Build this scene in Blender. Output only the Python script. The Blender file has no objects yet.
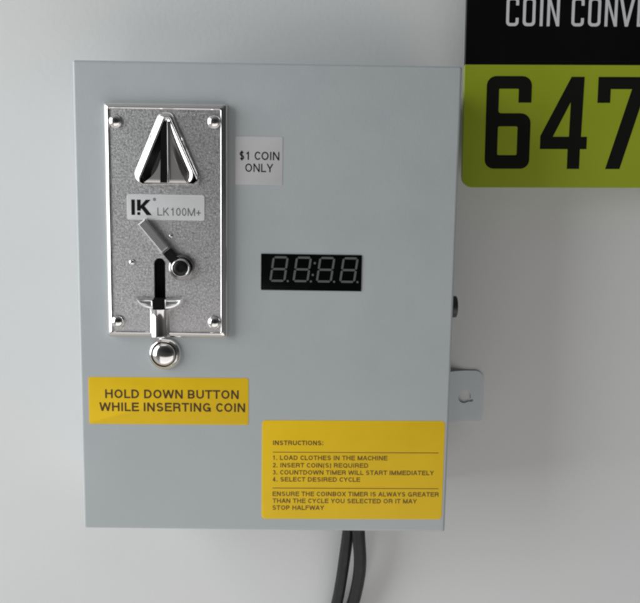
import bpy, bmesh, math, random
from mathutils import Vector, Matrix
random.seed(4)
scene = bpy.context.scene
COL = scene.collection
D = 75.0            # depth of the box in mm; the wall is the plane y = 0, the front face y = -75 mm
MM = 0.001

# ------------------------------------------------------------------ materials
def mat(name, color, rough=0.5, metal=0.0, coat=0.0, spec=0.5):
    m = bpy.data.materials.new(name); m.use_nodes = True
    b = m.node_tree.nodes['Principled BSDF']
    b.inputs['Base Color'].default_value = (*color, 1)
    b.inputs['Roughness'].default_value = rough
    b.inputs['Metallic'].default_value = metal
    b.inputs['Coat Weight'].default_value = coat
    b.inputs['Specular IOR Level'].default_value = spec
    return m

def node(m, t, **kw):
    n = m.node_tree.nodes.new(t)
    for k, v in kw.items():
        if k in n.inputs: n.inputs[k].default_value = v
        else: setattr(n, k, v)
    return n

def texture(m, scale, detail=4.0, col=None, rough=None, bump=None, bscale=None, dist=0.0002):
    """procedural variation: col / rough = (low, high) ramps over one noise, bump = strength of a second, finer noise"""
    nt = m.node_tree; L = nt.links; b = nt.nodes['Principled BSDF']
    tc = node(m, 'ShaderNodeTexCoord')
    n = node(m, 'ShaderNodeTexNoise', Scale=scale, Detail=detail, Roughness=0.6)
    L.new(tc.outputs['Object'], n.inputs['Vector'])
    if col:
        r = node(m, 'ShaderNodeValToRGB')
        r.color_ramp.elements[0].position = 0.3; r.color_ramp.elements[1].position = 0.7
        r.color_ramp.elements[0].color = (*col[0], 1); r.color_ramp.elements[1].color = (*col[1], 1)
        L.new(n.outputs['Fac'], r.inputs['Fac']); L.new(r.outputs['Color'], b.inputs['Base Color'])
    if rough:
        r = node(m, 'ShaderNodeMapRange')
        r.inputs['From Min'].default_value = 0.3; r.inputs['From Max'].default_value = 0.7
        r.inputs['To Min'].default_value = rough[0]; r.inputs['To Max'].default_value = rough[1]
        L.new(n.outputs['Fac'], r.inputs['Value']); L.new(r.outputs['Result'], b.inputs['Roughness'])
    if bump:
        n2 = node(m, 'ShaderNodeTexNoise', Scale=bscale, Detail=2.0)
        L.new(tc.outputs['Object'], n2.inputs['Vector'])
        bp = node(m, 'ShaderNodeBump', Strength=bump, Distance=dist)
        L.new(n2.outputs['Fac'], bp.inputs['Height']); L.new(bp.outputs['Normal'], b.inputs['Normal'])
    return m

M = {}
M['wall'] = texture(mat('wall_paint', (.72, .72, .72), .6), 7, 3, col=((.705, .71, .71), (.74, .74, .735)), bump=.2, bscale=300, dist=.0004)
M['grey'] = texture(mat('grey_powder_coat', (.36, .39, .395), .45), 30, 4, col=((.442, .474, .486), (.468, .498, .510)), rough=(.36, .54), bump=.16, bscale=800, dist=.0003)
M['chrome'] = texture(mat('chrome', (.80, .79, .78), .09, 1.0), 90, 3, rough=(.05, .13))
M['cast'] = texture(mat('sandblasted_metal', (.5, .49, .49), .36, 1.0), 1000, 4, col=((.70, .69, .695), (.96, .95, .95)), rough=(.28, .44), bump=.42, bscale=2300, dist=.0003)
M['dark_chrome'] = mat('dark_chrome', (.30, .29, .29), .16, 1.0)
M['zinc'] = texture(mat('zinc_plate', (.62, .66, .69), .4, .0), 60, 3, rough=(.3, .45))
M['black_chrome'] = mat('black_chrome', (.16, .155, .155), .14, 1.0)
M['satin'] = mat('satin_metal', (.62, .60, .59), .38, 1.0)
M['lever_metal'] = mat('lever_metal', (.84, .83, .83), .32, 1.0)
M['bright_metal'] = mat('bright_metal', (.92, .92, .92), .3, 1.0)
M['dark_plastic'] = mat('dark_plastic', (.035, .036, .038), .4)
M['shaded_steel'] = mat('shaded_steel', (.12, .12, .12), .35, .6)  # steel with the shade of the lock's far side in its colour
M['black_hole'] = mat('slot_black', (.004, .004, .004), .6, spec=.1)
M['black_plastic_and_reflection'] = mat('black_plastic_and_reflection', (.010, .010, .011), .30, spec=.35)  # black plastic parts, and the dark reflection painted on the funnel's left
M['cord'] = texture(mat('cord_rubber', (.010, .010, .011), .48, spec=.4), 200, 3, rough=(.40, .56))
M['white_label'] = texture(mat('white_label', (.7, .7, .7), .4), 60, 3, col=((.70, .70, .71), (.75, .75, .755)))
M['white_sticker'] = texture(mat('white_sticker', (.62, .6, .61), .45), 60, 3, col=((.55, .54, .55), (.60, .585, .595)))
M['yellow'] = texture(mat('yellow_sticker', (.68, .42, .008), .45, spec=.3), 40, 3, col=((.81, .525, .006), (.87, .565, .009)), rough=(.38, .5))
M['ink'] = mat('black_ink', (.008, .008, .007), .5, spec=.15)
M['brown_ink'] = mat('dark_print_ink', (.07, .032, .006), .5)
M['faded_ink'] = mat('faded_print_ink', (.13, .062, .008), .5)
M['grey_ink'] = mat('grey_ink', (.14, .14, .15), .5)
M['display'] = texture(mat('display_window', (.002, .0025, .0025), .22, spec=.12), 120, 3, rough=(.16, .3))
M['segment'] = mat('display_segment', (.10, .105, .105), .5)
M['sign_black'] = texture(mat('sign_black', (.003, .003, .0035), .36, spec=.22), 12, 3, rough=(.30, .42))
M['sign_green'] = texture(mat('sign_green', (.30, .38, .022), .35), 10, 3, col=((.315, .39, .02), (.345, .42, .025)), rough=(.3, .42))
M['sign_white'] = mat('sign_lettering', (.62, .62, .64), .45)

# ------------------------------------------------------------------ mesh helpers (all shapes in mm: x right, z up, h = height in front of the face)
def P(x, z, h, face=D): return (x, -(face + h), z)

def rrect(x0, z0, x1, z1, r, n=6):
    pts = []
    for cx, cz, a0 in ((x1-r, z0+r, -90), (x1-r, z1-r, 0), (x0+r, z1-r, 90), (x0+r, z0+r, 180)):
        for k in range(n+1):
            a = math.radians(a0 + 90*k/n)
            pts.append((cx + r*math.cos(a), cz + r*math.sin(a)))
    return pts

def fillet(poly, n=6):
    """poly: (x, z, radius) with any turn direction"""
    out = []; N = len(poly)
    for i in range(N):
        p = Vector(poly[i][:2]); r = poly[i][2]
        a = Vector(poly[i-1][:2]) - p; b = Vector(poly[(i+1) % N][:2]) - p
        if r <= 0: out.append(tuple(p)); continue
        la, lb = a.length, b.length; a.normalize(); b.normalize()
        ang = a.angle(b); t = min(r/math.tan(ang/2), la*.49, lb*.49); rr = t*math.tan(ang/2)
        c = p + (a+b).normalized()*(rr/math.sin(ang/2))
        s = p + a*t - c; e = p + b*t - c
        a0 = math.atan2(s.y, s.x); d = (math.atan2(e.y, e.x) - a0 + math.pi) % (2*math.pi) - math.pi
        for k in range(n+1):
            q = a0 + d*k/n; out.append((c.x + rr*math.cos(q), c.y + rr*math.sin(q)))
    return out

def offset(poly, d, fac=None):
    """move each edge of a counter-clockwise (x, z, radius) polygon inwards by d times its own factor"""
    out = []; N = len(poly); fac = fac or [1]*N
    for i in range(N):
        p0, p1, p2 = Vector(poly[i-1][:2]), Vector(poly[i][:2]), Vector(poly[(i+1) % N][:2])
        e1 = (p1-p0).normalized(); e2 = (p2-p1).normalized()
        n1 = Vector((-e1.y, e1.x)); n2 = Vector((-e2.y, e2.x)); d1 = d*fac[i-1]; d2 = d*fac[i]
        det = n1.x*n2.y - n1.y*n2.x
        q = p1 + Vector(((d1*n2.y - d2*n1.y)/det, (n1.x*d2 - n2.x*d1)/det))
        out.append((q.x, q.y, max(poly[i][2]-d, .25)))
    return out

def loft(bm, rings, cap0=False, cap1=True, closed=True):
    vs = [[bm.verts.new(p) for p in r] for r in rings]
    for a, b in zip(vs, vs[1:]):
        n = len(a)
        for i in range(n if closed else n-1):
            j = (i+1) % n
            bm.faces.new((a[i], a[j], b[j], b[i]))
    if cap0: bm.faces.new(list(reversed(vs[0])))
    if cap1: bm.faces.new(vs[-1])
    return vs

def slab(bm, outline, h0, h1, bev=0.0, face=D, poly=None):
    """outline raised from h0 to h1 with a small chamfer made from a scaled ring"""
    if bev <= 0:
        loft(bm, [[P(x, z, h0, face) for x, z in outline], [P(x, z, h1, face) for x, z in outline]], True, True)
    else:
        cx = sum(p[0] for p in outline)/len(outline); cz = sum(p[1] for p in outline)/len(outline)
        w = max(abs(p[0]-cx) for p in outline); hh = max(abs(p[1]-cz) for p in outline)
        def sc(b): return [(cx+(x-cx)*(1-b/w), cz+(z-cz)*(1-b/hh)) for x, z in outline]
        rings = [[P(x, z, h0, face) for x, z in outline]]
        for t in (0, .33, .66, 1):
            q = math.radians(90*t); rings.append([P(x, z, h1-bev+bev*math.sin(q), face) for x, z in sc(bev*(1-math.cos(q)))])
        loft(bm, rings, True, True)

def lathe(bm, cx, cz, prof, n=40, face=D, cap=True):
    rings = [[P(cx + r*math.cos(2*math.pi*k/n), cz + r*math.sin(2*math.pi*k/n), h, face) for k in range(n)] for r, h in prof]
    loft(bm, rings, False, cap)

def box(bm, x0, x1, z0, z1, h0, h1, face=D, bev=0.0, seg=3):
    vs = [bm.verts.new(P(x, z, h, face)) for h in (h0, h1) for x, z in ((x0, z0), (x1, z0), (x1, z1), (x0, z1))]
    fs = [bm.faces.new([vs[i] for i in q]) for q in ((3, 2, 1, 0), (4, 5, 6, 7), (0, 1, 5, 4), (1, 2, 6, 5), (2, 3, 7, 6), (3, 0, 4, 7))]
    if bev:
        es = {e for f in fs for e in f.edges}
        bmesh.ops.bevel(bm, geom=list(es), offset=bev, segments=seg, profile=.5, affect='EDGES')

def fill(bm, loops, h, face=D, mi=0, thick=0.0, xf=None):
    """flat shape with holes (even-odd) made through a 2D curve"""
    cu = bpy.data.curves.new('shape', 'CURVE'); cu.dimensions = '2D'; cu.fill_mode = 'FRONT'
    for lp in loops:
        sp = cu.splines.new('POLY'); sp.points.add(len(lp)-1)
        for p, (x, z) in zip(sp.points, lp): p.co = (x, z, 0, 1)
        sp.use_cyclic_u = True
    paste(bm, cu, lambda x, z: (x, z), h, face, mi)

def paste(bm, cu, fn, h, face, mi):
    ob = bpy.data.objects.new('shape', cu); COL.objects.link(ob)
    dg = bpy.context.evaluated_depsgraph_get()
    me = bpy.data.meshes.new_from_object(ob.evaluated_get(dg), depsgraph=dg)
    vs = [bm.verts.new(P(*fn(v.co.x, v.co.y), h, face)) for v in me.vertices]
    for p in me.polygons:
        try:
            f = bm.faces.new([vs[i] for i in p.vertices]); f.material_index = mi
        except ValueError: pass
    bpy.data.objects.remove(ob); bpy.data.curves.remove(cu); bpy.data.meshes.remove(me)

def arc(cx, cy, rx, ry, a0, a1, n=12):
    return [(cx + rx*math.cos(math.radians(a0+(a1-a0)*k/n)), cy + ry*math.sin(math.radians(a0+(a1-a0)*k/n))) for k in range(n+1)]

def glyph(c, s):
    """strokes of a plain grotesque capital one unit high, stroke thickness s: (advance, centre lines)"""
    d = s/2; lo, hi = d, 1-d
    wd = dict(A=.93, B=.92, C=1.0, D=1.0, E=.90, F=.85, G=1.06, H=1.0, I=.38, K=.95, L=.78, M=1.15, N=1.0, O=1.07, P=.92, Q=1.07, R=.98, S=.92, T=.86, U=1.0, V=.92, W=1.30, X=.92, Y=.92)
    w = wd.get(c, .77)
    if c in '.:': w = .38
    if c in '()': w = .46
    if c == ' ': w = .38
    m = .03 if c in 'AVWXYT' else .09
    l, r = m+d, w-m-d; mid = w/2
    if c == 'A': return w, [[(m+d*.9, 0), (mid-d*.15, 1)], [(w-m-d*.9, 0), (mid+d*.15, 1)], [(l+.14, .33), (r-.14, .33)]]
    if c in 'BPR':
        h = .48 if c != 'P' else .44; ry = (hi-h)/2
        o = [[(l, 0), (l, 1)], [(l, hi), (r-.26, hi)] + arc(r-.26, h+ry, .24, ry, 90, -90) + [(l, h)]]
        if c == 'B':
            ry = (h-lo)/2; o[1] = o[1]; o.append([(r-.28, h)] + arc(r-.26, lo+ry, .26, ry, 90, -90) + [(l, lo)])
        if c == 'R': o.append([(r-.30, h), (r-.12, h-.02), (r-.03, h-.12), (r-.01, 0)])
        return w, o
    if c in 'CG':
        o = [arc(mid, .5, mid-l, .5-d, 38, 322, 22)]
        if c == 'G': o = [arc(mid, .5, mid-l, .5-d, 38, 330, 22), [(r-.02, 0), (r-.02, .46)], [(mid+.02, .43), (r-.02, .43)]]
        return (w if c == 'G' else w-.12), o
    if c == 'D': return w, [[(l, 0), (l, 1)], [(l, hi), (r-.38, hi)] + arc(r-.38, .5, .38, .5-d, 90, -90, 16) + [(l, lo)]]
    if c in 'EF':
        o = [[(l, 0), (l, 1)], [(l, hi), (w-.06, hi)], [(l, .53), (w-.11, .53)]]
        return w, o + ([[(l, lo), (w-.04, lo)]] if c == 'E' else [])
    if c == 'H': return w, [[(l, 0), (l, 1)], [(r, 0), (r, 1)], [(l, .53), (r, .53)]]
    if c == 'I': return w, [[(mid, 0), (mid, 1)]]
    if c == 'K': return w, [[(l, 0), (l, 1)], [(r-.04, 1), (l, .36)], [(l+.22, .58), (r, 0)]]
    if c == 'L': return w, [[(l, 0), (l, 1)], [(l, lo), (w-.04, lo)]]
    if c == 'M': return w, [[(l, 0), (l, 1)], [(r, 0), (r, 1)], [(l, 1), (mid, .02), (r, 1)]]
    if c == 'N': return w, [[(l, 0), (l, 1)], [(r, 0), (r, 1)], [(l, 1), (r, 0)]]
    if c in 'OQ': return w, [arc(mid, .5, mid-l, .5-d, 0, 360, 28)] + ([[(mid+.08, .26), (r, -.02)]] if c == 'Q' else [])
    if c == '0': return w, [arc(mid, .5, mid-l, .5-d, 0, 360, 24)]
    if c in 'S$':
        q = (hi-lo)/4; o = [arc(mid, hi-q, mid-l-.02, q, 25, 270, 14)[:-1] + arc(mid, lo+q, mid-l, q, 90, -155, 14)]
        return w, o + ([[(mid, -.1), (mid, 1.1)]] if c == '$' else [])
    if c == 'T': return w, [[(mid, 0), (mid, 1)], [(m, hi), (w-m, hi)]]
    if c == 'U': return w, [[(l, 1), (l, .36)] + arc(mid, .36, mid-l, .36-d, 180, 360, 14) + [(r, 1)]]
    if c == 'V': return w, [[(m+d*.9, 1), (mid, .02), (w-m-d*.9, 1)]]
    if c == 'W': return w, [[(m+d*.9, 1), (m+.32, .02), (mid, .96), (w-m-.32, .02), (w-m-d*.9, 1)]]
    if c == 'X': return w, [[(m+d, 0), (w-m-d, 1)], [(m+d, 1), (w-m-d, 0)]]
    if c == 'Y': return w, [[(mid, 0), (mid, .44)], [(m+d, 1), (mid, .42), (w-m-d, 1)]]
    if c == '1': return w, [[(mid+.05, 0), (mid+.05, 1)], [(mid+.05, .92), (mid-.04, .80), (mid-.18, .74)]]
    if c == '2': return w, [arc(mid, hi-.23, mid-l, .23, 170, -30, 14) + [(l+.05, .16), (l, lo)], [(l-d, lo), (r+d, lo)]]
    if c == '3': return w, [arc(mid, hi-.2, mid-l-.03, .2, 160, -80, 14), arc(mid, lo+.235, mid-l, .235, 90, -160, 14)]
    if c == '4': return w, [[(r-.13, 0), (r-.13, 1)], [(r-.13, .95), (l-.02, .27)], [(l-.05, .27), (r+d, .27)]]
    if c == '(': return w, [arc(w-.02, .42, .26, .66, 125, 235, 10)]
    if c == ')': return w, [arc(.02, .42, .26, .66, 55, -55, 10)]
    if c == '.': return w, [[(mid, 0), (mid, s*1.15)]]
    if c == ':': return w, [[(mid, 0), (mid, s*1.15)], [(mid, .6), (mid, .6+s*1.15)]]
    if c == '+': return w, [[(mid, .08), (mid, .72)], [(l-d, .40), (r+d, .40)]]
    return w, []

def text(bm, st, x0, x1, z0, z1, h, face=D, mi=1, s=.14, slope=0.0):
    """lettering whose ink spans x0..x1 and whose capitals stand z0..z1, built stroke by stroke"""
    x = 0; polys = []
    for c in st:
        w, ls = glyph(c, s)
        runs = []
        for L in ls:
            cur = []
            for p in L:                       # drop repeated points, break the stroke at sharp corners
                p = Vector(p)
                if cur and (p-cur[-1]).length < 1e-5: continue
                if len(cur) > 1 and (cur[-1]-cur[-2]).normalized().dot((p-cur[-1]).normalized()) < .35:
                    runs.append(cur); cur = [cur[-1]]
                cur.append(p)
            runs.append(cur)
        for q in runs:
            N = len(q)
            closed = (q[0]-q[-1]).length < 1e-6
            A = []; B = []
            for i in range(N):
                t0 = (q[i]-q[i-1]).normalized() if i else ((q[-1]-q[-2]).normalized() if closed else (q[1]-q[0]).normalized())
                t1 = (q[i+1]-q[i]).normalized() if i < N-1 else ((q[1]-q[0]).normalized() if closed else t0)
                t = (t0+t1); t = t.normalized() if t.length > 1e-6 else t1
                k = (s/2)/max(t.dot(t1), .55); n = Vector((-t.y, t.x))*k
                A.append(q[i]+n); B.append(q[i]-n)
            polys.append([(p.x+x, p.y) for p in A]); polys.append([(p.x+x, p.y) for p in B])
        x += w
    xs = [p[0] for L in polys for p in L]; a, b = min(xs), max(xs)
    fn = lambda p: (x0 + (p[0]-a)/(b-a)*(x1-x0), z0 + p[1]*(z1-z0) + slope*(p[0]-a)/(b-a)*(x1-x0))
    for i in range(0, len(polys), 2):
        hh = h + .004*((i//2) % 7)
        va = [bm.verts.new(P(*fn(p), hh, face)) for p in polys[i]]; vb = [bm.verts.new(P(*fn(p), hh, face)) for p in polys[i+1]]
        for k in range(len(va)-1):
            bm.faces.new((va[k], vb[k], vb[k+1], va[k+1])).material_index = mi

def tube(bm, path, r, n=20):
    rings = []
    for i, p in enumerate(path):
        t = (Vector(path[min(i+1, len(path)-1)]) - Vector(path[max(i-1, 0)])).normalized()
        a = t.cross(Vector((0, 1, 0))).normalized(); b = t.cross(a)
        rings.append([tuple(Vector(p) + a*r*math.cos(2*math.pi*k/n) + b*r*math.sin(2*math.pi*k/n)) for k in range(n)])
    loft(bm, rings, True, True)

def obj(name, bm, mats, parent=None, angle=35, origin=None):
    """bm in mm, world-oriented; becomes one mesh object with its origin at the parent's or at its own middle"""
    bmesh.ops.recalc_face_normals(bm, faces=bm.faces)
    # flat inked shapes must look outwards
    for f in bm.faces:
        if len(mats) > 1 and f.material_index > 0 and f.normal.y > 0: f.normal_flip()
    cs = [v.co for v in bm.verts]
    lo = Vector([min(c[i] for c in cs) for i in range(3)]); hi = Vector([max(c[i] for c in cs) for i in range(3)])
    o = (lo+hi)/2 if origin is None else Vector(origin)
    bmesh.ops.translate(bm, vec=-o, verts=bm.verts); bmesh.ops.scale(bm, vec=(MM,)*3, verts=bm.verts)
    me = bpy.data.meshes.new(name); bm.to_mesh(me); bm.free()
    for m in mats: me.materials.append(M[m])
    for p in me.polygons: p.use_smooth = True
    me.set_sharp_from_angle(angle=math.radians(angle))
    ob = bpy.data.objects.new(name, me); COL.objects.link(ob)
    w = o*MM
    if parent is not None:
        ob.parent = parent
        q = parent; base = Vector((0, 0, 0))
        while q is not None: base += q.location; q = q.parent
        w = w - base
    ob.location = w
    return ob

def tag(o, label, cat, group=None, kind=None):
    if label: o['label'] = label
    if cat: o['category'] = cat
    if group: o['group'] = group
    if kind: o['kind'] = kind
    return o

def thing(name, loc_mm, label, cat):
    e = bpy.data.objects.new(name, None); COL.objects.link(e); e.empty_display_size = .03
    e.location = Vector(loc_mm)*MM
    return tag(e, label, cat)

new = bmesh.new

# ------------------------------------------------------------------ wall
bm = new(); box(bm, -900, 1100, -900, 1100, -100, 0, face=0)
tag(obj('wall', bm, ['wall']), None, None, kind='structure')

# ------------------------------------------------------------------ coin box
W, H = 205.0, 257.8
root = thing('coin_timer_box', (W/2, 0, 0), 'grey metal coin box with chrome coin slot and yellow stickers, mounted on the white wall', 'coin box')
bm = new(); box(bm, 1.2, W-1.2, 1.2, H-1.2, -D+.4, -3, bev=1.2)
obj('housing', bm, ['grey'], root)
# front cover: shallow sheet-metal lid with softly folded edges
bm = new()
def ring(ins, h): return [P(x, z, h) for x, z in rrect(ins-1.5, ins-1.0, W+.5-ins, H+.9-ins, max(1.5-ins, .35), 5)]
rs = [ring(.0, -26)]
for k in range(6):
    q = math.radians(90*k/5); rs.append(ring(1.5*(1-math.cos(q)), -1.5+1.5*math.sin(q)))
loft(bm, rs, True, True)
cover = obj('front_cover', bm, ['grey'], root, angle=50)

# mounting ear with a keyhole, flat on the wall
bm = new()
tab_o = fillet([(198, 43.6, 0), (242, 43.6, 2), (242, 78, 6), (198, 78, 0)])
cx, cz, r = 229.6, 60.2, 4.3
key = [(cx + r*math.cos(math.radians(a)), cz + r*math.sin(math.radians(a))) for a in [-20.4 + (309.9+20.4)*k/28 for k in range(29)]]
key += [(cx+5.0+.9*math.cos(a), cz-2.4+.9*math.sin(a)) for a in [math.radians(-90+180*k/8) for k in range(9)]]
fill(bm, [tab_o, key], 1.2, face=0)
fs = list(bm.faces)
ex = bmesh.ops.extrude_face_region(bm, geom=fs)
bmesh.ops.translate(bm, vec=(0, .8, 0), verts=[g for g in ex['geom'] if isinstance(g, bmesh.types.BMVert)])
for k in range(13):
    g = list(bm.verts)+list(bm.edges)+list(bm.faces)
    bmesh.ops.bisect_plane(bm, geom=g, plane_co=(208+k*2+.13, 0, 0), plane_no=(1, 0, 0))
for v in bm.verts:                       # joggle: the ear steps down from the box to the wall
    t = min(max((232-v.co.x)/24, 0), 1); v.co.y -= 8.0*t*t*(3-2*t)
tab = obj('mounting_tab', bm, ['zinc'], root)

# cam lock on the right-hand side of the box
def side_lathe(bm, y, z, prof, n=32):
    loft(bm, [[(W + h, y + r*math.cos(2*math.pi*k/n), z + r*math.sin(2*math.pi*k/n)) for k in range(n)] for r, h in prof], True, True)
bm = new(); side_lathe(bm, -36, 125, [(12.0, -1.0), (12.0, 1.0), (11.0, 2.4), (7.0, 6.4), (6.4, 7.2), (6.4, 7.8)])
lk = obj('side_lock', bm, ['shaded_steel'], root)  # collar's shade is put into its dark colour
bm = new(); side_lathe(bm, -36, 125, [(6.6, 7.4), (6.6, 9.4), (6.3, 9.8)])
obj('lock_cap', bm, ['dark_plastic'], lk)

# ---- coin acceptor face plate
fx0, fx1, fz0, fz1 = 15.4, 81.1, 110.9, 236.8
bm = new()
def pr(ins, h, r): return [P(x, z, h) for x, z in rrect(fx0+ins, fz0+ins, fx1-ins, fz1-ins, max(r, .3), 5)]
EF = [.14, .62, .9, 1.2]
PH = 4.6    # height of the sandblasted field
tri = [(29.0, 193.6, 5.6), (69.0, 194.2, 5.6), (52.3, 231.8, 3.9), (45.2, 231.6, 3.9)]      # coin entry
slo = [(41.5, 122.0), (47.6, 122.0)] + [(44.6+3.05*math.cos(a), 151.6+3.05*math.sin(a)) for a in [math.radians(180*k/12) for k in range(13)]]
fill(bm, [[(x, z) for x, _, z in pr(3.5, 0, .6)], fillet(offset(tri, 2.5, EF), 8), slo], PH)
ex = bmesh.ops.extrude_face_region(bm, geom=list(bm.faces))
bmesh.ops.translate(bm, vec=(0, 1.8, 0), verts=[g for g in ex['geom'] if isinstance(g, bmesh.types.BMVert)])
plate = obj('faceplate', bm, ['cast'], root)
bm = new()
prof = [(0, .05, 1.6), (.1, 2.9, 1.6), (.45, 4.0, 1.5), (2.6, 5.4, 1.2), (2.85, 5.5, 1.1), (3.1, 5.5, 1.0), (3.4, 5.2, .8), (3.6, PH-.15, .5)]
loft(bm, [pr(*q3) for q3 in prof], True, False)
obj('chrome_rim', bm, ['chrome'], plate, angle=60)

def dome(r, h, n=8, base=PH):
    return [(r*1.0, base-.2), (r, base+.25)] + [(r*math.cos(math.radians(90*k/n)), base+.25+h*math.sin(math.radians(90*k/n))) for k in range(1, n)] + [(.05, base+.25+h)]
for sx, sz in ((22.1, 226.6), (74.2, 227.2), (21.4, 119.9), (74.0, 120.0)):
    bm = new(); lathe(bm, sx, sz, dome(3.5, 2.4), 36)
    obj('dome_screw', bm, ['chrome'], plate, angle=60)

# coin entry: raised triangular bezel, funnel walls and a centre wedge carrying the slot
bm = new()
rings = []
for ins, h in ((0, PH-.3), (.15, PH+.5), (.4, PH+.9), (2.9, PH+2.5), (3.2, PH+2.65), (3.5, PH+2.6), (3.75, PH+2.3)):
    rings.append([P(x, z, h) for x, z in fillet(offset(tri, ins, EF), 8)])
loft(bm, rings, False, False)
entry = obj('coin_entry', bm, ['chrome'], plate, angle=60)
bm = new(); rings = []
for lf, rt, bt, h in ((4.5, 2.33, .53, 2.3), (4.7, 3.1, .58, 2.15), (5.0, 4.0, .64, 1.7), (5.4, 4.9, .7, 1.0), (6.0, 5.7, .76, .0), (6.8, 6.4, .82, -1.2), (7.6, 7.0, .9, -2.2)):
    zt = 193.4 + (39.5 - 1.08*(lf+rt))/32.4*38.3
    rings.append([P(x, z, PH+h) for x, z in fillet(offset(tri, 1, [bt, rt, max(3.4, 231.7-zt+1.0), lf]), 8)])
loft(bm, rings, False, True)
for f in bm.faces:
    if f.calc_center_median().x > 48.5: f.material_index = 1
bm.normal_update()
obj('entry_funnel', bm, ['black_plastic_and_reflection', 'chrome'], plate, angle=60)  # left half black: the chrome's dark reflection is put into the colour
# wedge: narrow at the top, flaring at the foot, concave flanks
bm = new()
def wedge(hw, h, top, bot):
    n = 14; L = []; R = []
    for k in range(n+1):
        t = k/n; z = top + (bot-top)*t
        L.append((46.9-.3*(hw-2.2)-9.6*t**5, z)); R.append((48.7+hw+2.2*t+7.0*t**3, z))
    return [P(x, z, h) for x, z in L + list(reversed(R))]
loft(bm, [wedge(3.2, PH-2.3, 227.4, 194.2), wedge(2.7, PH, 227.0, 194.3), wedge(2.4, PH+2.0, 226.6, 194.45), wedge(2.2, PH+2.3, 226.2, 194.8)], False, True)
obj('entry_wedge', bm, ['satin'], plate, angle=50)
bm = new(); slab(bm, [(45.9, 194.9), (49.6, 194.9), (49.7, 226.6), (46.6, 226.6)], PH, PH+2.42)
obj('entry_slot', bm, ['black_hole'], plate)
bm = new(); slab(bm, [(50.0, 194.9), (50.9, 194.9), (50.9, 226.8), (50.0, 226.8)], PH-1, PH+3.0, .2)
obj('entry_fin', bm, ['chrome'], plate)

# model label with logo
bm = new(); lab = rrect(27.5, 175.1, 69.0, 188.7, 1.2)
slab(bm, lab, PH-.2, PH+.35, .1)
hh = PH+.42
def q(x, z): return (29.9 + x, 177.6 + z)     # logo 10.6 x 8.2 mm
fill(bm, [[q(0, 0), q(1.9, 0), q(1.9, 8.2), q(0, 8.2)]], hh, mi=1)
fill(bm, [[q(3.0, 2.3), q(5.0, 2.3), q(5.0, 3.2), q(5.35, 3.55), q(8.1, 0), q(10.9, 0), q(7.1, 4.75), q(10.4, 8.2), q(7.8, 8.2), q(5.0, 5.1), q(5.0, 8.2), q(3.0, 8.2)]], hh, mi=1)
fill(bm, [[q(3.1, 0), q(4.7, 0), q(4.7, 1.55), q(3.1, 1.55)]], hh, mi=1)
o1 = [(42.3+.8*math.cos(2*math.pi*k/16), 186.0+.8*math.sin(2*math.pi*k/16)) for k in range(16)]
o2 = [(42.3+.5*math.cos(2*math.pi*k/16), 186.0+.5*math.sin(2*math.pi*k/16)) for k in range(16)]
fill(bm, [o1, o2], hh, mi=2); fill(bm, [[(42.1, 185.6), (42.5, 185.6), (42.5, 186.4), (42.1, 186.4)]], hh, mi=2)
text(bm, 'LK100M+', 43.8, 67.0, 177.5, 181.7, hh, mi=2, s=.115)
obj('model_label', bm, ['white_label', 'ink', 'grey_ink'], plate)

# return lever and the round boss it turns on
ax = Vector((36.0, 174.2)); bx_ = Vector((56.3, 149.9)); dv = (bx_-ax).normalized(); nv = Vector((-dv.y, dv.x))
def bar(t0, t1, w, h0, h1, top):
    base = [ax+dv*t0+nv*w, ax+dv*t1+nv*w, ax+dv*t1-nv*w, ax+dv*t0-nv*w]
    mid = [ax+dv*(t0+top)+nv*(w-top), ax+dv*(t1-top)+nv*(w-top), ax+dv*(t1-top)-nv*(w-top), ax+dv*(t0+top)-nv*(w-top)]
    return [[P(p.x, p.y, h0) for p in base], [P(p.x, p.y, h1-top) for p in base], [P(p.x, p.y, h1) for p in mid]]
bm = new(); loft(bm, bar(0, 19.6, 2.5, PH-.1, PH+4.6, .7), False, True)
lev = obj('return_lever', bm, ['lever_metal'], plate)
bm = new(); loft(bm, bar(20.3, 27.5, 2.5, PH-.1, PH+4.0, .5), False, True)
obj('lever_root', bm, ['black_plastic_and_reflection'], plate)
bm = new(); loft(bm, bar(19.6, 20.3, 2.45, PH-.1, PH+4.4, .15), False, True)
obj('lever_joint', bm, ['chrome'], plate)
bm = new()
lathe(bm, 56.6, 149.7, [(6.9, PH-.2), (6.8, PH+2.6), (6.5, PH+3.2), (6.0, PH+3.4), (5.7, PH+3.0), (4.2, PH+2.2)], 48)
obj('lever_boss', bm, ['dark_chrome'], plate, angle=50)
bm = new()
lathe(bm, 56.6, 149.7, [(5.2, PH+2.5), (5.1, PH+3.6), (4.8, PH+4.2), (4.4, PH+4.5), (4.1, PH+4.3), (3.85, PH+3.4)], 48)
obj('boss_ring', bm, ['chrome'], plate, angle=50)
bm = new(); lathe(bm, 56.6, 149.7, [(3.75, PH+3), (3.75, PH+4.2), (3.5, PH+4.4), (1.9, PH+4.45), (1.8, PH+4.1)], 36)
obj('boss_cap', bm, ['black_plastic_and_reflection'], plate, angle=50)
for sx, sz, r in ((29.7, 152.2, 1.6), (50.8, 166.6, 1.1)):
    bm = new(); lathe(bm, sx, sz, dome(r, r*.8, 6), 24); obj('stud', bm, ['chrome'], plate, angle=60)

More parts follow.
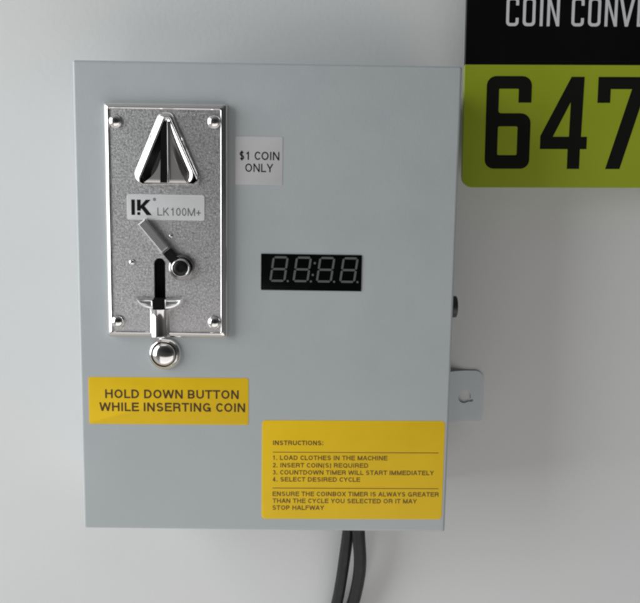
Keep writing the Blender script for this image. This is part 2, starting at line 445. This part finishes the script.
# coin return slot, its smile-shaped lip and the half-round chute below
bm = new()
slab(bm, [(x*1.0, z) for x, z in rrect(41.0, 121.5, 48.1, 155.2, 3.2)], .25, .5); box(bm, 41.85, 47.3, 126.8, 133.2, PH, PH+3.5)
obj('return_slot', bm, ['black_hole'], plate)
bm = new()
for s in (-1, 1):
    c = 44.55
    xo, xi = (12.2, 3.1)
    up = []; n = 12
    for k in range(n+1):
        x = xi + (xo-xi)*k/n; up.append((x, 132.6 + .5*(x/xo)**2))
    dn = []
    for k in range(1, n):
        x = xo - (xo-xi)*k/n; dn.append((x, 132.9 - 6.2*math.sqrt(1-(x/xo)**2)))
    dn.append((xi, 126.9))
    out = [(c+s*x, z) for x, z in up+dn]
    if s < 0: out.reverse()
    mid = Vector((c+s*7.0, 130.8))
    def sh(f, fz): return [(mid.x+(x-mid.x)*f, mid.y+(z-mid.y)*fz) for x, z in out]
    loft(bm, [[P(x, z, PH-.2) for x, z in out], [P(x, z, PH+1.6) for x, z in out], [P(x, z, PH+3.0) for x, z in sh(.95, .86)], [P(x, z, PH+3.2) for x, z in sh(.86, .62)], [P(x, z, PH+2.2) for x, z in sh(.7, .3)]], False, True)
obj('return_lip', bm, ['bright_metal'], plate, angle=45)
bm = new()
def cup(r, z, e): return [P(44.4 + (5.7+r)*math.cos(math.radians(180*k/20)), z, PH-1.6 + (6.4+e)*math.sin(math.radians(180*k/20))) for k in range(21)]
loft(bm, [cup(.0, 111.6, .0), cup(.15, 112.4, .15), cup(0, 113.2, 0), cup(-.1, 120, -.1), cup(0, 126.2, 0), cup(.25, 127.0, .2), cup(-.4, 127.2, -.5), cup(-.7, 126.0, -.8)], True, True, closed=True)
obj('return_chute', bm, ['chrome'], plate, angle=50)

# ---- push button under the plate
bm = new()
lathe(bm, 46.1, 101.5, [(9.1, 0), (9.1, .9), (8.8, 1.5), (8.0, 2.5), (7.3, 3.0), (6.9, 2.8), (6.7, 1.6), (6.5, 1.4)], 56)
btn = obj('push_button', bm, ['chrome'], root, angle=40)
bm = new()
lathe(bm, 46.1, 101.5, [(6.35, .8), (6.35, 3.4), (6.1, 4.0), (5.6, 4.5), (4.8, 4.95), (3.6, 5.35), (2.2, 5.6), (1.0, 5.7), (.05, 5.72)], 48)
obj('button_plunger', bm, ['chrome'], btn, angle=60)

# ---- display
bm = new(); slab(bm, rrect(99.1, 137.7, 154.3, 157.6, .4, 3), -.3, .5, .15)
disp = obj('timer_display', bm, ['display'], root)
def seg_digit(x, mi=0):
    bm = new(); w, h, t = 7.6, 12.9, 1.15; g = .22
    z0 = 142.9; sl = .135
    def q4(pts): fill(bm, [[(x + a + sl*b, z0 + b) for a, b in pts]], .56)
    def hor(z): q4([(g+.1, z), (g+.55, z-t/2), (w-g-.55, z-t/2), (w-g-.1, z), (w-g-.55, z+t/2), (g+.55, z+t/2)])
    def ver(xx, z1, z2): q4([(xx, z1+g), (xx+t/2, z1+g+.5), (xx+t/2, z2-g-.5), (xx, z2-g), (xx-t/2, z2-g-.5), (xx-t/2, z1+g+.5)])
    hor(0); hor(h/2); hor(h)
    for xx in (0, w): ver(xx, 0, h/2); ver(xx, h/2, h)
    r = .62
    fill(bm, [[(x+w+1.9+r*math.cos(2*math.pi*k/14), z0-.1+r*math.sin(2*math.pi*k/14)) for k in range(14)]], .56)
    return bm
for x in (104.3, 117.0, 129.8, 142.6):
    obj('digit', seg_digit(x), ['segment'], disp)
bm = new()
for dx, dz in ((127.5, 146.4), (128.5, 152.9)):
    fill(bm, [[(dx+.65*math.cos(2*math.pi*k/14), dz+.65*math.sin(2*math.pi*k/14)) for k in range(14)]], .56)
obj('colon', bm, ['segment'], disp)

# ---- stickers
bm = new(); slab(bm, rrect(84.9, 194.8, 110.4, 220.4, .5, 3), -.2, .16, .05)
text(bm, '$1 COIN', 87.3, 108.6, 208.0, 212.4, .22, s=.15)
text(bm, 'ONLY', 90.3, 105.3, 201.6, 206.0, .22, s=.15)
obj('coin_sticker', bm, ['white_sticker', 'ink'], root)
bm = new(); slab(bm, [(x, z + .006*(x-3)) for x, z in rrect(3.2, 60.6, 92.5, 87.5, 1.3, 4)], -.7, .16, .05)
text(bm, 'HOLD DOWN BUTTON', 12.4, 87.0, 75.6, 80.6, .22, s=.185, slope=.006)
text(bm, 'WHILE INSERTING COIN', 9.0, 90.6, 68.1, 73.1, .22, s=.185, slope=.006)
obj('button_sticker', bm, ['yellow', 'brown_ink'], root)
bm = new(); slab(bm, [(x, z + .008*(x-100)) for x, z in rrect(100.2, 6.0, 203.3, 64.0, 2.2, 5)], -1.0, .16, .05)
X = 106.4
def px(v): return X + (v-273)*(203.1-100.4)/(441.5-262)   # the right ends measured along the lettering
def line(st, xe, z, w=.18, hgt=2.65): text(bm, st, X, px(xe), z-hgt/2, z+hgt/2, .22, s=w, slope=.008)
line('INSTRUCTIONS:', 322.5, 51.0, .19)
line('1. LOAD CLOTHES IN THE MACHINE', 386.5, 42.3)
line('2. INSERT COIN(S) REQUIRED', 367.5, 37.9)
line('3. COUNTDOWN TIMER WILL START IMMEDIATELY', 433, 33.7)
line('4. SELECT DESIRED CYCLE', 360, 29.6)
line('ENSURE THE COINBOX TIMER IS ALWAYS GREATER', 438.5, 21.0)
line('THAN THE CYCLE YOU SELECTED OR IT MAY', 417, 16.9)
line('STOP HALFWAY', 324.5, 12.8)
for z, xe in ((45.3, 437), (24.2, 438)):
    fill(bm, [[(X, z), (px(xe), z+.75), (px(xe), z+1.15), (X, z+.4)]], .22, mi=1)
obj('instruction_sticker', bm, ['yellow', 'faded_ink'], root)

# ------------------------------------------------------------------ power cords
def spline(pts, n=10):
    out = []
    for i in range(len(pts)-1):
        p0, p1, p2, p3 = (Vector(pts[max(i-1, 0)]), Vector(pts[i]), Vector(pts[i+1]), Vector(pts[min(i+2, len(pts)-1)]))
        for k in range(n):
            t = k/n; out.append(tuple(.5*((2*p1)+(p2-p0)*t+(2*p0-5*p1+4*p2-p3)*t*t+(3*p1-p0-3*p2+p3)*t**3)))
    return out + [tuple(pts[-1])]
bm = new(); tube(bm, spline([(154.2, -16, 3), (153.7, -15, -20), (153.0, -14, -32), (151.0, -12, -52), (149.2, -10, -68), (147.0, -8, -83), (140, -6, -120), (130, -6, -180), (126, -6, -300)]), 3.9)
tag(obj('power_cord', bm, ['cord']), 'black power cord under the box, the straighter one running down on the left', 'cord', 'cords hanging from the box')
bm = new(); tube(bm, spline([(157, -22, 3), (159.2, -21, -20), (160.2, -20, -32), (161.4, -18, -48), (160.8, -15, -62), (158.8, -12, -76), (157.0, -10, -85), (150, -6, -122), (143, -6, -180), (141, -6, -300)]), 4.2)
tag(obj('power_cord', bm, ['cord']), 'black power cord under the box, the one bowing out to the right', 'cord', 'cords hanging from the box')

# ------------------------------------------------------------------ sign beside the box
SX, SZ, TH = 218.0, 270.8, 20.0
sign = thing('wall_sign', (SX, 0, SZ), 'black and lime green sign with large black numbers, right of the box', 'sign')
kx, kz = .611, .599          # mm per measured unit
def S(u, v):                 # sign coordinates from the top left corner of the green panel
    a = math.radians(.75); x, z = u*kx, v*kz
    return (SX + x*math.cos(a) - z*math.sin(a), SZ + x*math.sin(a) + z*math.cos(a))
SWD = 330
bm = new()
g = fillet([(-.2, -122.5, 11), (SWD, -122.5, 11), (SWD, 0, 0), (-.2, 0, 0)])
slab(bm, [S(*p) for p in g], 16, TH, 0, face=0)
gp = obj('number_panel', bm, ['sign_green'], sign)
bm = new()
g = fillet([(0, .05, 0), (SWD, .05, 0), (SWD, 180, 11), (0, 180, 11)])
slab(bm, [S(*p) for p in g], 16, TH+.04, 0, face=0)
hp = obj('header_panel', bm, ['sign_black'], sign)
six = [fillet([(0, 0, 9), (45, 0, 9), (45, 55.7, 10), (12.4, 55.7, 2.5), (12.4, 80, 1), (32, 80, 1), (32, 66.3, 0), (45, 66.3, 0), (45, 92.5, 9.5), (0, 92.5, 9.5)]),
       fillet([(12.4, 13.7, 1.5), (32, 13.7, 1.5), (32, 42.6, 1.5), (12.4, 42.6, 1.5)])]
four = [[(28, 0), (40.5, 0), (40.5, 20), (47, 20), (47, 32.4), (41, 32.4), (42, 92), (29, 92), (0, 33), (0, 20), (28, 20)], [(12.6, 32.4), (28.8, 32.4), (29.2, 67)]]
seven = [[(11, 0), (25.5, 0), (47.5, 78), (47.5, 92), (0, 92), (0, 66.3), (12.8, 66.3), (12.8, 80), (34, 80)]]
for gl, u in ((six, 21.8), (four, 77), (seven, 132.8)):
    bm = new(); fill(bm, [[S(u+a, -103.6+b) for a, b in lp] for lp in gl], TH+.1, face=0)
    obj('number', bm, ['ink'], gp)
for u, v in ((60, 60), (270, 60), (60, -70), (270, -70)):
    bm = new(); x, z = S(u, v); lathe(bm, x, z, [(6, 0), (6, 16.5)], 24, face=0)
    obj('standoff', bm, ['black_plastic_and_reflection'], sign)
# narrow round-cornered lettering of the header, one stroke thick
def ro(w, h, t, r=4.2): return [fillet([(0, 0, r), (w, 0, r), (w, h, r), (0, h, r)]), fillet([(t, t, r-t+.8), (w-t, t, r-t+.8), (w-t, h-t, r-t+.8), (t, h-t, r-t+.8)])]
hgt, t = 28.0, 2.9
gC = [fillet([(0, 0, 4.2), (12.3, 0, 4.2), (12.3, 8, 0), (9.4, 8, 0), (9.4, t, 1.6), (t, t, 1.6), (t, hgt-t, 1.6), (9.4, hgt-t, 1.6), (9.4, 20, 0), (12.3, 20, 0), (12.3, hgt, 4.2), (0, hgt, 4.2)])]
gO = ro(12.3, hgt, t)
gI = [[(0, 0), (t, 0), (t, hgt), (0, hgt)]]
gN = [[(0, 0), (t, 0), (t, 20.5), (9.4, 0), (12.3, 0), (12.3, hgt), (9.4, hgt), (9.4, 7.5), (t, hgt), (0, hgt)]]
gV = [[(6.2, 0), (9.2, 0), (15.4, hgt), (12.3, hgt), (7.7, 6.2), (3.1, hgt), (0, hgt)]]
gE = [[(0, 0), (11, 0), (11, t), (t, t), (t, 12.6), (9.4, 12.6), (9.4, 15.4), (t, 15.4), (t, hgt-t), (11, hgt-t), (11, hgt), (0, hgt)]]
bm = new()
for gl, u in ((gC, 503.4), (gO, 519.8), (gI, 536.6), (gN, 543.6), (gC, 567.8), (gO, 584.2), (gN, 600.6), (gV, 614.6), (gE, 632.6)):
    fill(bm, [[S(u-464.5+a, 37.6+b) for a, b in lp] for lp in gl], TH+.12, face=0)
obj('lettering', bm, ['sign_white'], hp)

# ------------------------------------------------------------------ camera
cam = bpy.data.cameras.new('camera'); co = bpy.data.objects.new('camera', cam); COL.objects.link(co)
cam.sensor_fit = 'HORIZONTAL'; cam.sensor_width = 36; cam.lens = 36*720/640
cam.clip_start = .01; cam.clip_end = 50
p = (0.12816397, -0.39433274-D*MM, 0.17960499); a, b, c = 1.4499468, -0.00897502, 0.01552159
R = Matrix.Rotation(b, 4, 'Z') @ Matrix.Rotation(a, 4, 'X') @ Matrix.Rotation(c, 4, 'Z')
co.matrix_world = Matrix.Translation(p) @ R
scene.camera = co

# ------------------------------------------------------------------ light: one big window on the left, an added low fill lamp, a dim room around
def area(name, loc, target, sx, sy, power, color):
    l = bpy.data.lights.new(name, 'AREA'); l.shape = 'RECTANGLE'; l.size = sx; l.size_y = sy; l.energy = power; l.color = color
    o = bpy.data.objects.new(name, l); COL.objects.link(o); o.location = loc
    o.rotation_euler = (Vector(target)-Vector(loc)).to_track_quat('-Z', 'Y').to_euler()
    return o
area('window_light', (-1.15, -.54, .36), (.10, 0, .10), 1.2, 1.3, 19.0, (.95, .99, 1.0))
area('bounce_fill', (.36, -.80, -.62), (.24, 0, -.06), 1.7, .9, 4.1, (1.0, .98, .965))  # added lamp, stands in for light thrown up by an unseen floor
w = bpy.data.worlds.new('World'); scene.world = w; w.use_nodes = True
nt = w.node_tree; bg = nt.nodes['Background']
tc = nt.nodes.new('ShaderNodeTexCoord'); sp = nt.nodes.new('ShaderNodeSeparateXYZ'); nt.links.new(tc.outputs['Generated'], sp.inputs[0])
def ramp(sock, stops):
    mr = nt.nodes.new('ShaderNodeMapRange'); mr.inputs['From Min'].default_value = -1; mr.inputs['From Max'].default_value = 1
    nt.links.new(sock, mr.inputs['Value'])
    r = nt.nodes.new('ShaderNodeValToRGB'); e = r.color_ramp.elements
    while len(e) < len(stops): e.new(.5)
    for k, (pos, v) in zip(e, stops): k.position = pos; k.color = (v[0], v[1], v[2], 1)
    nt.links.new(mr.outputs[0], r.inputs[0]); return r.outputs[0]
def mul(a, b, mode='MULTIPLY'):
    m = nt.nodes.new('ShaderNodeMix'); m.data_type = 'RGBA'; m.blend_type = mode; m.inputs['Factor'].default_value = 1
    nt.links.new(a, m.inputs['A']); nt.links.new(b, m.inputs['B']); return m.outputs['Result']
def g(v): return (v, v, v)
# upper half: a dim room, darkest to the right and straight ahead of the wall; lower half: a pale warm floor
up = mul(mul(ramp(sp.outputs['Z'], [(0, g(0)), (.40, g(0)), (.50, g(.30)), (.6, g(.28)), (1, (.26, .265, .27))]),
             ramp(sp.outputs['X'], [(0, g(1.4)), (.35, g(1.1)), (.52, g(.8)), (.7, g(.5)), (.85, g(.22)), (1, g(.12))])),
         ramp(sp.outputs['Y'], [(0, g(.08)), (.09, g(.18)), (.27, g(1)), (1, g(1))]))
dn = mul(mul(ramp(sp.outputs['Z'], [(0, (.58, .56, .55)), (.33, (.46, .445, .435)), (.46, (.20, .193, .19)), (.52, g(0)), (1, g(0))]),
             ramp(sp.outputs['X'], [(0, g(1)), (.5, g(.8)), (1, g(.32))])),
         ramp(sp.outputs['Y'], [(0, g(.15)), (.09, g(.30)), (.26, g(1)), (1, g(1))]))
nt.links.new(mul(up, dn, 'ADD'), bg.inputs['Color'])
bg.inputs['Strength'].default_value = 1.0

vs = scene.view_settings
scene.display_settings.display_device = 'sRGB'
vs.view_transform = 'Standard'; vs.look = 'None'; vs.exposure = 0.14; vs.gamma = 1.0
scene.cycles.pixel_filter_type = 'BLACKMAN_HARRIS'; scene.cycles.filter_width = 2.8
scene.cycles.use_denoising = True
scene.cycles.sample_clamp_indirect = 4.0
